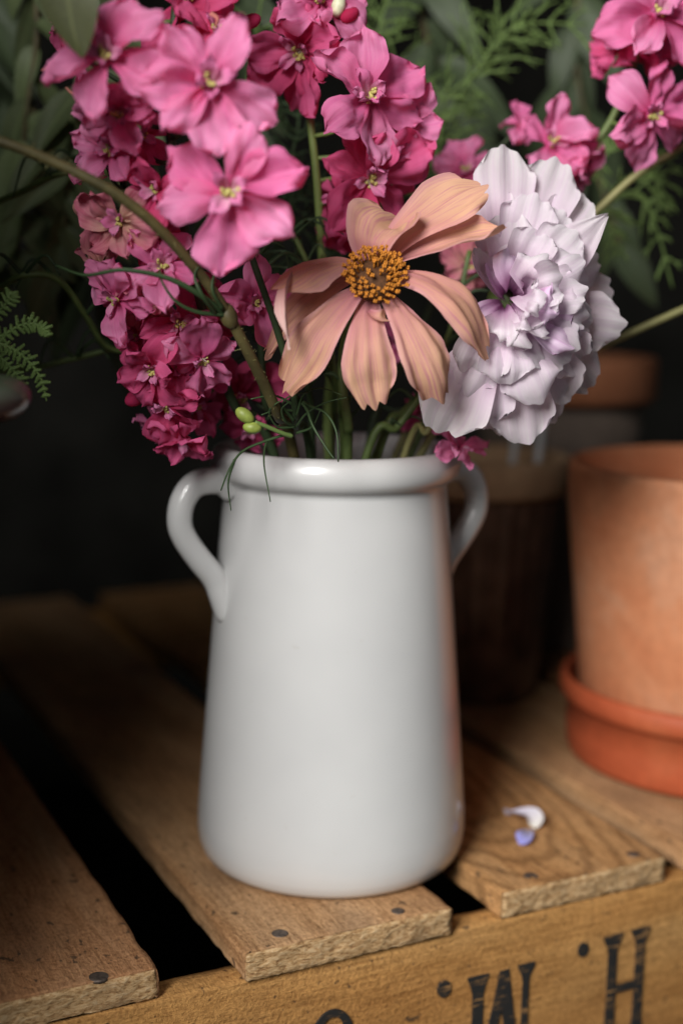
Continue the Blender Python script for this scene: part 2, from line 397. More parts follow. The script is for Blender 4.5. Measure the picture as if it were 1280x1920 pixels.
# lettering on the front board, upside down as the crate is upturned: "H. M. S."
def onface(px,py):
    n=-E2; p0=E2*FBY; d=ray(px,py); s=((p0-CAM).dot(n))/d.dot(n); p=CAM+d*s
    return p.dot(E1), p.z
def letter(name, polys, parent=fb, mat=M['ink']):
    m=MB()
    for poly in polys:
        pts=[(x-c_fb.x, -(.0215/2)-.0012, z-c_fb.z) for x,z in poly]
        n=len(pts); back=[(p[0],p[1]+.0016,p[2]) for p in pts]
        m.add(pts+back,[tuple(range(n))]+[tuple(range(2*n-1,n-1,-1))]+[((k+1)%n,k,n+k,n+(k+1)%n) for k in range(n)])
    me=m.mesh(name,None,False); me.materials.append(mat); return link(name,me,parent)
c_fb=Vector(((-.40+.46)/2,(-.0935-.072)/2,(-TH-.30-TH-.0008)/2))
hx0,hz0=onface(1122,1757); hx1,hz1=onface(1222,1735)
kx=(hx1-hx0)/100.0    # metres per photograph pixel along the board
def face_poly(L): return [onface(x,y) for x,y in L]
# H: anchored on its real place on the board; the lower part lies below the frame
H=.066
def stemlet(xc, ztop, w, serif, h, taper=1.0):
    return [[(xc-serif,ztop),(xc+serif,ztop),(xc+serif*.92,ztop-.0022),(xc+w*.62,ztop-.0075),(xc+w/2,ztop-.011),(xc+w/2*taper,ztop-h+.011),(xc+w*.62,ztop-h+.0075),(xc+serif*.92,ztop-h+.0022),(xc+serif,ztop-h),(xc-serif,ztop-h),(xc-serif*.92,ztop-h+.0022),(xc-w*.62,ztop-h+.0075),(xc-w/2*taper,ztop-h+.011),(xc-w/2,ztop-.011),(xc-w*.62,ztop-.0075),(xc-serif*.92,ztop-.0022)]]
xa,za=onface(1148,1752); xb,zb=onface(1200,1740)
zt=(za+zb)/2
letter('letter', stemlet(xa,zt,.0058,.0068,H)+stemlet(xb,zt,.0058,.0064,H)+[[(xa+.0029,zt-.031),(xb-.0029,zt-.031),(xb-.0029,zt-.0355),(xa+.0029,zt-.0355)]])
xm,zm=onface(895,1832); xn,zn=onface(985,1802); xk,zk=onface(943,1815); zt2=(zm+zn)/2
letter('letter', stemlet(xm,zt2,.0066,.0066,H)+stemlet(xn,zt2,.0038,.0054,H)+[[(xk-.0026,zt2-.0005),(xk-.0148,zt2-.062),(xk-.0115,zt2-.062),(xk-.0003,zt2-.022),(xk+.0030,zt2-.0005)],[(xk-.0003,zt2-.0221),(xk+.0042,zt2-.062),(xk+.0122,zt2-.062),(xk+.0031,zt2-.0005)]])
def disc_poly(x,z,r): return [(x+r*math.cos(2*math.pi*k/18),z+r*1.15*math.sin(2*math.pi*k/18)) for k in range(18)]
for px,py,r in ((831,1853,.0041),(1091,1780,.0036)):
    x,z=onface(px,py); letter('full_stop',[disc_poly(x,z,r)])
xs,zs=onface(622,1893); 
def ring_arc(x,z,R,w,a0,a1,n=26):
    o=[(x+R*math.cos(a0+(a1-a0)*k/n), z+R*1.25*math.sin(a0+(a1-a0)*k/n)) for k in range(n+1)]
    i=[(x+(R-w*(.6+.4*abs(math.cos(a0+(a1-a0)*k/n))))*math.cos(a0+(a1-a0)*k/n), z+(R*1.25-w*.8)*math.sin(a0+(a1-a0)*k/n)) for k in range(n+1)]
    return [[o[k],i[k],i[k+1],o[k+1]] for k in range(n)]
letter('letter', ring_arc(xs,zs-.0142,.0115,.0048,rad(-60),rad(170))+ring_arc(xs,zs-.040,.0115,.0048,rad(120),rad(350)))

# ------------------------------------------------------------------ vase
vase = thing('vase','tall white glazed ceramic vase with rolled rim and two small loop handles','vase',(0,0,0.0006))
VZ=.0006
prof=[(.0675,0),(.0705,.0012),(.0728,.0040),(.0744,.0088),(.0752,.0150),(.0751,.024)]
for k in range(1,13):
    t=k/12; prof.append((.0751+(.0606-.0751)*t**1.02, .024+(.2075-.024)*t))
prof+= [(.0607,.2105),(.0625,.2120)]
for k in range(0,13):
    a=rad(-62+ (152)*k/12); prof.append((.0615+.0064*math.cos(a), .2205+.0088*math.sin(a)))
prof += [(.0585,.2285),(.0562,.2262),(.0550,.2225),(.0548,.214)]
for k in range(1,9):
    t=k/8; prof.append((.0548+(.0690-.0548)*t,.214+(.016-.214)*t))
prof += [(.064,.008),(.05,.0065),(.002,.0062)]
v,f=lathe(prof,96); me=mesh('body',v,f,None,True); me.materials.append(M['glaze']); body=link('body',me,vase)
TA=rad(24)
def handle(sgn):
    d=Vector((sgn*math.cos(TA), sgn*math.sin(TA),0))
    pr=[(.0585,.2075),(.0660,.2125),(.0790,.2115),(.0862,.2030),(.0880,.1920),(.0852,.1830),(.0775,.1715),(.0700,.1620),(.0655,.1535),(.0615,.145),(.0580,.138)]
    pts=[d*r+Vector((0,0,z)) for r,z in pr]
    m=MB(); m.tube(pts, lambda t: .0076 - .0010*math.sin(t*math.pi) + .0022*max(0,t-.75)/.25*(1-max(0,(t-.93)/.07)) , 16, 7)
    me=m.mesh('handle'); me.materials.append(M['glaze']); link('handle',me,vase)
handle(-1); handle(1)

# ------------------------------------------------------------------ pots at the back
def pot(name,label,center,prof,mats,zbase=0.0, partname='body', group=None):
    t=thing(name,label,'flower pot',(center.x,center.y,zbase),group); return t
# deep red saucer with bleached pot standing in it
pc=G(1332,1412,0); ps=S(1,pc.y)
sau=thing('pot_saucer','deep red terracotta saucer with rolled rim under the pale terracotta pot','saucer',(pc.x,pc.y,.0006))
r0=S(277,pc.y); r1=S(286,pc.y); hs=.0555
pr=[(r0*.93,0),(r0*.985,.0015),(r0,.005),(r0*1.012,.02),(r1*.972,hs-.016)]
for k in range(10):
    a=rad(-70+ 220*k/9); pr.append((r1*.972+.0020+.0040*math.cos(a), hs-.008+.0078*math.sin(a)))
pr+=[(r1*.955,hs-.018),(r0*.93,.012),(r0*.9,.0075),(.002,.0072)]
v,f=lathe(pr,80); me=mesh('saucer_body',v,f); me.materials.append(M['terra_red']); link('body',me,sau)
ptz=.0082
bp=thing('flower_pot','large pale weathered terracotta pot standing in the deep red saucer','flower pot',(pc.x,pc.y,ptz))
rb=S(250,pc.y); rt=S(296,pc.y); ph=(W(1332,868,pc.y).z)-ptz
pr=[(rb*.96,0),(rb,.003),(rb+(rt-rb)*.5,ph*.5),(rt*.985,ph-.035),(rt*1.0,ph-.006),(rt*.996,ph-.001),(rt*.985,ph),(rt*.945,ph),(rt*.93,ph-.004),(rt*.915,ph-.02),(rt*.90,ph-.045)]
v,f=lathe(pr+[(.002,ph-.046)],80); me=mesh('pot_body',v,f); me.materials.append(M['terra']); link('body',me,bp)
# dark ribbed crock with tan collar, behind the vase
dc=Vector((W(905,1000,.30).x,.30,0)); 
dp=thing('flower_pot','dark glazed ribbed pot with a wide tan collar, between vase and pale terracotta pot','flower pot',(dc.x,dc.y,.0006))
zr=W(900,852,.30).z; rr_=S(158,.30)
n=120; v=[]; f=[]; pr=[(rr_*.62,0),(rr_*.66,.004),(rr_*.74,zr*.35),(rr_*.84,zr*.7),(rr_*.90,zr-.027)]
for r,z in pr:
    for k in range(n):
        a=2*math.pi*k/n; q=r*(1+.040*abs(math.sin(a*13))); v.append((q*math.cos(a),q*math.sin(a),z))
for i in range(len(pr)-1):
    for k in range(n): f.append((i*n+k,i*n+(k+1)%n,(i+1)*n+(k+1)%n,(i+1)*n+k))
f.append(tuple(range(n-1,-1,-1)))
me=mesh('pot_body',v,f); me.materials.append(M['ribbed']); link('body',me,dp)
pr=[(rr_*.88,zr-.027),(rr_*.97,zr-.028),(rr_*1.0,zr-.024),(rr_*1.0,zr-.004),(rr_*.985,zr),(rr_*.90,zr),(rr_*.88,zr-.006),(rr_*.86,zr-.03),(.002,zr-.031)]
v,f=lathe(pr,64); me=mesh('collar',v,f); me.materials.append(M['tan']); link('collar',me,dp)
# old pot farther back
oc=Vector((W(1040,1000,.46).x,.46,0)); zr2=W(1040,668,.46).z; ro=S(172,.46)
op=thing('flower_pot','old dark pot with an orange rim standing behind the ribbed pot','flower pot',(oc.x,oc.y,.0006))
# it stands on an upturned block so its rim is above the others
pr=[(ro*.60,0),(ro*.62,.004),(ro*.80,zr2*.62),(ro*.88,zr2-.038)]
v,f=lathe(pr,64); me=mesh('pot_body',v,f); me.materials.append(M['terra_old']); link('body',me,op)
pr=[(ro*.86,zr2-.0385),(ro*.97,zr2-.038),(ro*1.0,zr2-.033),(ro*1.0,zr2-.004),(ro*.98,zr2),(ro*.90,zr2),(ro*.88,zr2-.02),(.002,zr2-.021)]
v,f=lathe(pr,64); me=mesh('rim',v,f); me.materials.append(M['terra_rim']); link('rim',me,op)
# two pale sticks standing in the ribbed pot
for a,b in (((952,862),(972,770)),((1000,858),(1022,740))):
    y=.285; p0=W(*a,y); p1=W(*b,y); p0=Vector((p0.x,y,zr-.032))
    st=thing('plant_stick','thin pale plant stick standing in the dark ribbed pot, '+('shorter one nearer the vase' if a[0]<980 else 'taller one nearer the terracotta pot'),'plant stick',p0,'plant sticks in the ribbed pot')
    m=MB(); m.tube([p0,p0.lerp(p1,.5)+Vector((.0005,0,0)),p1],.0028,8,5); wpart('rod',m.mesh('rod'),st,M['stick'])
    m=MB(); m.blob(p1,.0031,8,5); wpart('tip',m.mesh('tip'),st,M['stick'])

# ------------------------------------------------------------------ petals
def petal_mesh(name, L, Wd, kind='round', cup=.1, arch=(.25,.35), ruff=.03, nu=9, nv=10, seed=0, groove=0.0, lobes=0, fold=0.0, crk=.2):
    "a petal in its own space: from the origin along +Y, face to +Z"
    r=random.Random(seed); ph=[r.uniform(0,6.28) for _ in range(6)]
    v=[];uv=[];f=[]
    asym=r.uniform(-.12,.12)
    for j in range(nv+1):
        t=j/nv
        if kind=='round': h=(t**.60)*math.sqrt(max(0,1-.985*t**5.0))*1.04+.035*(1-t)
        elif kind=='strap': h=min(1,(t/.45))**.75*(1-.28*max(0,(t-.75)/.25)**2)+.05*(1-t)
        else: h=math.sin(math.pi*min(1,t**.8))**.8*1.0+.03*(1-t)
        for i in range(nu+1):
            u=-1+2*i/nu
            x=u*h*Wd/2
            edge=1.0
            y=t*L
            if lobes and t>.6:
                q=(t-.6)/.4
                y-=L*q*q*(.10*(abs(u)**2.2)+.055*(1-abs(math.cos(u*math.pi*lobes/2))))
            elif kind!='strap': y-=L*.13*abs(u)**2.2*t*t
            z=arch[0]*L*t-arch[1]*L*t*t + cup*Wd*(u*u)*h - .035*Wd*math.exp(-(u*5)**2)*(1-.4*t)
            z+=ruff*L*t*t*(math.sin(u*3.4+ph[0]+t*2)+.6*math.sin(u*7+ph[1]-t*3)+.35*math.sin(t*9+ph[3]+u*2))
            z+=groove*Wd*math.cos(u*math.pi*3.0)*(.3+.7*t)
            nz=Vector((u*.9+seed*3.7,t*1.5,seed*1.3)); z+=crk*L*(.35+.65*t)*(mnoise.noise(nz*1.6)*1.0+mnoise.noise(nz*4.2)*.34+mnoise.noise(nz*9)*.10)
            x*=1+.16*crk/.2*mnoise.noise(Vector((seed,t*3.1,u*.5+5))); y+=L*crk*.35*t*mnoise.noise(Vector((u*2.3,seed*2.2,1.5)))
            x+=asym*L*t*t*.5
            if fold: z+=fold*Wd*abs(u)*h
            v.append((x,y,z)); uv.append(((u+1)/2,t))
    for j in range(nv):
        for i in range(nu):
            a=j*(nu+1)+i; f.append((a,a+1,a+nu+2,a+nu+1))
    return mesh(name,v,f,uv)
LP=[petal_mesh('larkspur_petal',1,.84+.08*(s%4),'round',(-.05,.16,.24,.05)[s%4],(.30,(.40,.30,.55,.20)[s%4]),.022+.012*(s%3),14,14,100+s,crk=.20+.06*(s%3)) for s in range(16)]
LI=[petal_mesh('larkspur_inner_petal',1,.8,'round',.22,(.5,.25),.10,7,8,200+s) for s in range(5)]
def cp(me,mat):
    key=(me.name,mat.name)
    if key not in cp.c:
        m=me.copy(); m.materials.clear(); m.materials.append(mat); cp.c[key]=m
    return cp.c[key]
cp.c={}
def stamen_mesh(seed, kind):
    r=random.Random(seed); m=MB()
    for k in range(11):
        a=r.uniform(0,6.28); d=r.uniform(.02,.13); p=Vector((d*math.cos(a),d*math.sin(a)-.02,r.uniform(.12,.26)))
        m.tube([(0,0,.0),p*.6+Vector((0,0,.03)),p],.012,4,3,mi=1)
        m.blob(p,r.uniform(.026,.042),5,4,(r.uniform(-1,1),r.uniform(-1,1),.6),1.5,mi=0)
    me=m.mesh('stamens',[M['stamen'],M['filament']]); return me
ST=[stamen_mesh(s,0) for s in range(3)]
def spur_mesh(mat):
    m=MB(); m.tube([(0,0,.05),(0,0,-.06),(.02,.05,-.28),(.03,.16,-.50),(.02,.30,-.62)],lambda t:.095*(1-t)**.8+.016,7,4)
    me=m.mesh('floret'); me.materials.append(mat); return me
SPUR={k:spur_mesh(M[k]) for k in('pink','pink_dark','pink_pale')}
def facing(az,el):
    "unit vector: az 0/el 0 looks to the camera; az>0 to picture right, el>0 up"
    return (Vector((0,-1,0))*math.cos(rad(az))+Vector((1,0,0))*math.sin(rad(az)))*math.cos(rad(el))+Vector((0,0,1))*math.sin(rad(el))
def floret(root, px,py,y, rpx, az=0, el=10, mat='pink', roll=None, n=6, inner=4, spread=1.0, seed=None, openness=0.0, stamens=True, hero=False):
    r=random.Random(seed if seed is not None else int(px*7+py))
    R=S(rpx,y); pos=W(px,py,y); ax=facing(az,el)
    q=ax.to_track_quat('Z','Y').to_matrix().to_4x4()
    roll=r.uniform(0,72) if roll is None else roll
    spread*=1.04
    if not hero: openness=openness+r.choice((-14,-4,4,14,26)); n=n+r.choice((-1,0,1,2,3))
    fl=link('floret',SPUR[mat],root)
    fl.matrix_local=Matrix.Translation(pos-root.location)@q@Matrix.Rotation(rad(roll),4,'Z')@Matrix.Scale(R,4)
    for k in range(n):
        a=360/n*k+r.uniform(-17,17); tilt=r.uniform(-24,24)+openness
        s=(r.uniform(.94,1.08) if hero else r.uniform(.72,1.10))*spread
        mm=mat
        p=link('petal',cp(LP[r.randrange(len(LP))],M[mm]),fl)
        p.matrix_local=Matrix.Rotation(rad(a),4,'Z')@Matrix.Translation((0,.05,.012*k))@Matrix.Rotation(rad(tilt),4,'X')@Matrix.Rotation(rad(r.uniform(-24,24)),4,'Y')@Matrix.Diagonal((s*r.uniform(.85,1.08),s,s,1))
    for k in range(inner):
        a=360/max(1,inner)*k+r.uniform(-25,25); s=r.uniform(.34,.50)
        p=link('petal',cp(LI[r.randrange(len(LI))],M['pink_in']),fl)
        p.matrix_local=Matrix.Rotation(rad(a),4,'Z')@Matrix.Translation((0,.04,.05))@Matrix.Rotation(rad(r.uniform(20,52)),4,'X')@Matrix.Diagonal((s*r.uniform(.7,1),s,s,1))
    if stamens: link('stamens',ST[r.randrange(3)],fl)
    return fl, pos-ax*R*.35
def pedicel(root, a, b, r=.0011, mat='stem'):
    m=MB(); mid=(a+b)/2+Vector((0,0,-.004)); m.tube([a,mid,b],r,6,5); return wpart('pedicel',m.mesh('pedicel'),root,M[mat])
def nearest(path,p):
    return min(path,key=lambda q:(q-p).length)
def stem_part(root, pts, r0, r1, mat, name='stem', n=9):
    C=catmull(pts,8); m=MB(); m.tube(pts,lambda t:r0+(r1-r0)*t,n,8); wpart(name,m.mesh(name),root,M[mat]); return C
def vin(x,y,z=.0085): return Vector((x,y,z))       # stem foot on the vase floor
def rim(x,y): return Vector((x,y,.222))
def curve_petal(name, root, P0,P1,P2, w, hint, mat, kind='strap', cup=.1, groove=.02, lobes=3, ruff=.03, nu=13, nv=14, seed=0, twist=0, parent=None, notch=.055, crk=.05):
    "petal laid along a bent midrib in the place"
    r=random.Random(seed); ph=[r.uniform(0,6.28) for _ in range(6)]
    P0,P1,P2=map(Vector,(P0,P1,P2)); hint=Vector(hint).normalized(); L=(P1-P0).length+(P2-P1).length
    v=[];uv=[];f=[]
    for j in range(nv+1):
        t0=j/nv
        if kind=='strap': h=.32+.68*min(1,(t0/.60))**1.0; h*=1-.30*max(0,(t0-.72)/.28)**2.2
        elif kind=='round': h=.14+ .95*(t0**.7)*math.sqrt(max(0,1-.93*t0**4))
        elif kind=='fan': h=.16+.86*(t0**.8)*math.sqrt(max(0,1-.72*t0**7))
        else: h=.10+ .95*math.sin(math.pi*min(1,.06+.94*t0**.85))**.8*(1-.5*t0**5)
        for i in range(nu+1):
            u=-1+2*i/nu; t=t0
            if lobes and t0>.5:
                q=(t0-.5)/.5; t=t0-q*q*((.17 if kind=='fan' else .10)*abs(u)**2.4+notch*(1-abs(math.cos(u*math.pi*lobes/2+.35*math.sin(ph[5])))))
            elif not lobes: t=t0-.05*abs(u)**2*t0*t0
            B=P0*(1-t)**2+P1*2*t*(1-t)+P2*t*t
            T=((P1-P0)*(1-t)+(P2-P1)*t).normalized()
            sd=T.cross(hint).normalized(); nn=sd.cross(T).normalized()
            if twist:
                qq=Matrix.Rotation(rad(twist)*t,3,T); sd=qq@sd; nn=qq@nn
            z=cup*w*(u*u)*h + groove*w*math.cos(u*math.pi*3.2+ph[4])*(.25+.75*t0)
            z+=ruff*L*t0*t0*(math.sin(u*3.0+ph[0]+t0*2)+.5*math.sin(u*6.5+ph[1]-t0*3))
            nz=Vector((u*.8+seed*2.7,t0*1.4,seed*1.9)); z+=crk*L*(.2+.8*t0)*(mnoise.noise(nz*1.5)+.4*mnoise.noise(nz*4))
            v.append(B+sd*(u*h*w/2)+nn*z); uv.append(((u+1)/2,t0))
    for j in range(nv):
        for i in range(nu):
            a=j*(nu+1)+i; f.append((a,a+1,a+nu+2,a+nu+1))
    me=mesh(name,v,f,uv); o=wpart(name,me,root,M[mat]); return o

# ------------------------------------------------------------------ larkspur, left near stem (large soft florets)
def larkspur(label, foot, path, florets, mat='stem_dark', r0=.0028, r1=.0016, pmat=None):
    t=thing('larkspur',label,'flower',foot,'larkspur stems in the white vase')
    C=stem_part(t,[foot]+path,r0,r1,mat)
    for fl in florets:
        kw=dict(fl[4]) if len(fl)>4 else {}
        o,base=floret(t,*fl[:4],**kw)
        pedicel(t,nearest(C,base+Vector((0,0,-.012))),base,mat=pmat or mat)
    return t,C
A=lambda *a,**k:(*a,k)
threadleaf_late=[]
L_near=larkspur('pink larkspur whose big open florets stand above the arching olive stem', vin(.024,-.006),
  [rim(-.030,-.030),W(440,760,-.05),W(385,600,-.08),W(345,420,-.10),W(320,240,-.105),W(325,60,-.10),W(340,-90,-.10)],
  [A(393,160,-.150,118,az=6,el=12,roll=20,n=6,hero=True),A(430,362,-.152,128,az=8,el=6,roll=50,n=6,hero=True),A(205,108,-.148,108,az=-12,el=18,roll=0,n=6,hero=True),
   A(300,355,-.110,86,az=-40,el=-10,mat='pink_dark'),A(345,10,-.095,100,az=10,el=40,mat='pink_dark'),A(120,40,-.09,70,az=-60,el=10,mat='pink_dark',stamens=False),
   A(225,205,-.125,88,az=-10,el=-30),A(262,255,-.10,70,az=30,el=0,mat='pink_dark'),A(150,120,-.10,60,az=-60,el=-10),A(400,60,-.10,70,az=30,el=30,mat='pink_dark')])
L_left=larkspur('pink larkspur with crowded darker florets drooping beside the rim, crossed by the arching olive stem', vin(.030,.010),
  [rim(-.043,-.010),W(392,760,-.030),W(345,650,-.035),W(290,520,-.045),W(248,400,-.05),W(215,270,-.05),W(190,130,-.05)],
  [A(212,285,-.10,84,az=-25,el=15),A(228,418,-.10,80,az=-20,el=5,mat='pink_pale'),A(305,500,-.105,92,az=5,el=12),A(222,560,-.095,82,az=-35,el=-8,mat='pink'),
   A(335,600,-.08,80,az=20,el=-20,mat='pink_dark'),A(378,670,-.085,80,az=15,el=-30,mat='pink',n=4,inner=2),A(290,690,-.085,78,az=-25,el=-15,mat='pink_dark'),
   A(315,760,-.08,76,az=-15,el=-25,mat='pink_dark'),A(345,815,-.07,66,az=0,el=-50,mat='pink_dark'),A(265,630,-.07,70,az=-50,el=-5,mat='pink_dark'),
   A(390,580,-.05,75,az=10,el=5,mat='pink_dark'),A(180,300,-.07,66,az=-55,el=20,mat='pink'),A(285,455,-.085,70,az=40,el=-20,mat='pink_dark'),A(195,500,-.07,66,az=-50,el=-20,mat='pink_pale'),A(270,570,-.085,70,az=-10,el=-40,mat='pink_pale'),A(330,690,-.075,64,az=30,el=0,mat='pink_dark'),A(300,800,-.06,60,az=-40,el=-30,mat='pink'),A(365,760,-.05,66,az=40,el=-20,mat='pink_dark')])
larkspur('short magenta larkspur hanging low behind the arching olive stem', vin(.004,-.020),
  [rim(-.022,-.006),W(500,760,-.04),W(490,650,-.045),W(490,560,-.05)],
  [A(452,735,-.035,88,az=-5,el=-35,mat='pink_dark'),A(478,570,-.075,78,az=12,el=5,mat='pink',n=5),A(545,560,-.06,60,az=40,el=10,mat='pink'),A(470,800,-.03,60,az=-5,el=-50,mat='pink_dark')])
L_centre=larkspur('bright pink larkspur on a pale green stem directly above the coral flower', vin(.010,.012),
  [rim(-.004,.012),W(618,700,.0),W(606,520,-.005),W(594,340,-.01),W(580,180,-.012),W(600,60,-.012),W(628,-30,-.01)],
  [A(690,185,-.040,112,az=14,el=14,roll=12,n=6,inner=6,hero=True),A(568,92,-.02,100,az=-35,el=-30,mat='pink_dark'),A(600,10,-.025,88,az=0,el=45,mat='pink'),
   A(690,335,-.030,112,az=15,el=-8,mat='pink_dark',n=6),A(672,425,-.015,70,az=0,el=-30,mat='pink_dark'),A(742,245,-.02,85,az=35,el=0,mat='pink'),A(640,370,-.015,74,az=-40,el=-10,mat='pink_dark'),A(545,20,-.01,60,az=-50,el=10,mat='pink_dark'),A(720,300,-.0,80,az=20,el=-40,mat='pink_dark')],mat='stem_pale')
larkspur('pink larkspur leaning far out to the side above the double white flower', vin(-.030,-.004),
  [rim(.040,.016),W(900,680,.05),W(1010,470,.06),W(1085,320,.055),W(1150,215,.05),W(1192,105,.045),W(1235,-20,.04)],
  [A(1232,30,.015,100,az=5,el=20,roll=30,n=6,hero=True),A(1218,215,.02,92,az=15,el=-8,roll=60,hero=True),A(1165,85,.04,66,az=-60,el=10,mat='pink_dark',stamens=False),A(1205,110,.05,80,az=60,el=-5,mat='pink_dark'),
   A(1030,272,.045,84,az=15,el=30,mat='pink'),A(1072,310,.05,66,az=55,el=-10)],mat='stem',pmat='stem')
larkspur('small pink larkspur tucked behind the coral flower and the double white flower', vin(.016,.030),
  [rim(.018,.034),W(780,640,.07),W(860,420,.08),W(880,300,.08)],
  [A(872,322,.06,62,az=-5,el=30),A(975,235,.07,45,az=20,el=30),A(745,640,.03,60,az=0,el=0,mat='pink'),A(880,500,.03,60,az=0,el=0,mat='pink_pale'),A(790,765,.03,50,az=20,el=-30,mat='pink_dark')])
def add_buds(root,C,buds):
    for x,y,d,rp,ax,mt in buds:
        c=W(x,y,d); m=MB(); m.blob(c,S(rp,d),9,8,ax,1.5); wpart('bud',m.mesh('bud'),root,M[mt]); pedicel(root,nearest(C,c),c)
add_buds(*L_centre,[(634,12,-.03,13,(.3,0,1),'bud_white'),(655,28,-.03,12,(.8,0,.5),'pink_dark'),(552,-6,-.03,13,(-.6,0,1),'bud_white'),(655,455,-.01,14,(.4,-.3,-.8),'pink_dark')])
add_buds(*L_left,[(160,395,-.09,16,(-1,-.2,.5),'pink_pale'),(255,745,-.07,15,(-.8,-.3,-.5),'pink_dark'),(410,720,-.06,14,(.6,-.3,-.6),'pink')])
add_buds(*L_near,[(150,20,-.10,15,(-.8,0,.6),'pink_dark'),(470,40,-.08,13,(.9,0,.4),'pink_dark')])
for pts in ([(150,80),(110,110),(86,128),(78,132)],[(185,165),(160,178),(138,176),(124,164)],[(395,25),(408,35),(404,50)]):
    threadleaf_late.append((L_near[0],[W(x,y,-.115) for x,y in pts]))
# loose floret lying on the rim at the right
lf=thing('fallen_floret','loose pink floret lying on the vase rim below the double white flower','flower',W(850,852,-.03))
floret(lf,858,842,-.040,60,az=40,el=48,mat='pink',n=5,inner=2,seed=5,stamens=False)

# ------------------------------------------------------------------ coral cosmos
cy=-.105; cc=W(703,525,cy)
coral=thing('cosmos','single coral cosmos with orange centre and drooping notched petals','flower',vin(.004,.0))
stem_part(coral,[coral.location,rim(.004,-.006),W(640,760,-.035),W(645,640,-.06),W(690,545,-.09),cc+Vector((0,.006,-.004))],.0026,.0018,'stem')
dax=facing(0,36); dq=dax.to_track_quat('Z','Y'); dR=S(53,cy)
m=MB(); m.blob((0,0,0),dR*.86,20,10,(0,0,1),.5)
d=link('disc',m.mesh('disc'),coral,M['disc']); DM=Matrix.Translation(cc-coral.location)@dq.to_matrix().to_4x4(); d.matrix_local=DM
m=MB(); r=random.Random(3); N=135
for k in range(N):
    q=math.sqrt((k+.5)/N); a=k*2.39996; rr=dR*.98*q; z=dR*.5*math.sqrt(max(0.02,1-(q*.95)**2))
    p=Vector((rr*math.cos(a),rr*math.sin(a),z)); out=Vector((p.x,p.y,dR*.9)).normalized()
    if q<.6 and r.random()<.62: continue
    hh=dR*r.uniform(.12,.34)*(1 if q>.45 else .6)
    tip=p+out*hh+Vector((r.uniform(-1,1),r.uniform(-1,1),0))*dR*.05
    m.tube([p-out*dR*.10,(p+tip)/2,tip],dR*.032,5,2)
    for kk in range(4):
        aa=kk*1.57+r.random(); m.blob(tip+Vector((math.cos(aa),math.sin(aa),.2))*dR*.050,dR*r.uniform(.036,.055),5,3)
ds=link('disc_florets',m.mesh('disc_florets'),coral,M['disc_o']); ds.matrix_local=DM; ds['kind']='stuff'
def CP(b,mi,t,w,hint,**k):
    P=[W(b[0],b[1],cy+b[2]),W(mi[0],mi[1],cy+mi[2]),W(t[0],t[1],cy+t[2])]
    return curve_petal('petal',coral,*P,S(w,cy),hint,**{**dict(mat='coral',cup=-.08,groove=.030,lobes=3,ruff=.02,notch=.06,nu=18,nv=18,crk=.07),**k})
CP((676,540,.006),(592,598,-.024),(530,738,.004),98,facing(-25,15),seed=1)
CP((694,552,.006),(676,650,-.030),(706,766,-.010),98,facing(-3,20),seed=2)
CP((720,546,.006),(795,620,-.028),(826,756,-.006),98,facing(20,22),seed=3)
CP((732,516,.008),(868,492,-.020),(918,676,.002),104,facing(30,34),seed=4,cup=-.16)
CP((728,496,.010),(835,462,.006),(950,428,.010),96,facing(8,66),seed=5,cup=.16)
CP((716,486,.012),(790,395,.018),(915,352,.022),120,facing(-12,38),seed=6,cup=.16)
CP((700,488,.012),(690,425,.000),(752,408,.026),138,facing(-8,52),seed=7,cup=.20)
CP((684,498,.010),(608,462,.000),(512,548,-.014),96,facing(-6,62),seed=8,cup=-.20)
CP((678,512,.014),(575,520,.014),(486,672,.020),84,facing(-50,18),seed=9,cup=-.1)
CP((548,512,-.010),(526,560,-.024),(542,656,-.022),30,facing(-60,10),seed=10,cup=.35,mat='coral_p',lobes=0,kind='leaf',nu=8,nv=10,groove=.01)
CP((690,583,-.004),(708,600,-.014),(726,598,-.006),30,facing(0,40),seed=11,cup=.3,lobes=0,nu=8,nv=8)
0 and CP((742,428,.010),(728,395,.002),(770,392,.012),46,facing(-20,25),seed=12,cup=.3,mat='coral_p',lobes=0,nu=8,nv=8)

# ------------------------------------------------------------------ double white cosmos
wy=-.050; wc=(948,565)
white=thing('double_cosmos','double white cosmos flushed lilac with many ruffled petals','flower',vin(-.034,.006))
stem_part(white,[white.location,rim(.020,-.024),W(760,770,-.02),W(860,680,-.012),W(925,620,-.020),W(942,578,wy+.014)],.0026,.0019,'stem')
m=MB(); m.blob(W(wc[0],wc[1],wy+.008),.010,12,8); wpart('receptacle',m.mesh('receptacle'),white,M['stem'])
r=random.Random(21)
def WP(tip,w,dz,base=None,mid=.010,mat='white',kind='fan',lobes=3,ruff=.016,cup=None,seed=None,az=0,el=10,b=None,groove=.026,crk=.035):
    b=b or (wc[0]+(tip[0]-wc[0])*.10, wc[1]+(tip[1]-wc[1])*.10)
    mx=(b[0]+(tip[0]-b[0])*.55, b[1]+(tip[1]-b[1])*.55)
    dirx=(tip[0]-wc[0])/250; diry=-(tip[1]-wc[1])/250
    P=[W(b[0],b[1],wy+.004),W(mx[0],mx[1],wy+dz-mid-.006),W(tip[0],tip[1],wy+dz)]
    hint=(facing(az,el)+Vector((dirx*-.25,0,diry*-.25))).normalized()
    return curve_petal('petal',white,*P,S(w,wy),hint,mat=mat,kind=kind,lobes=lobes,ruff=ruff,cup=(r.uniform(-.05,.22) if cup is None else cup),groove=groove,seed=seed if seed is not None else r.randrange(9999),nu=14,nv=14,notch=.028,crk=crk)
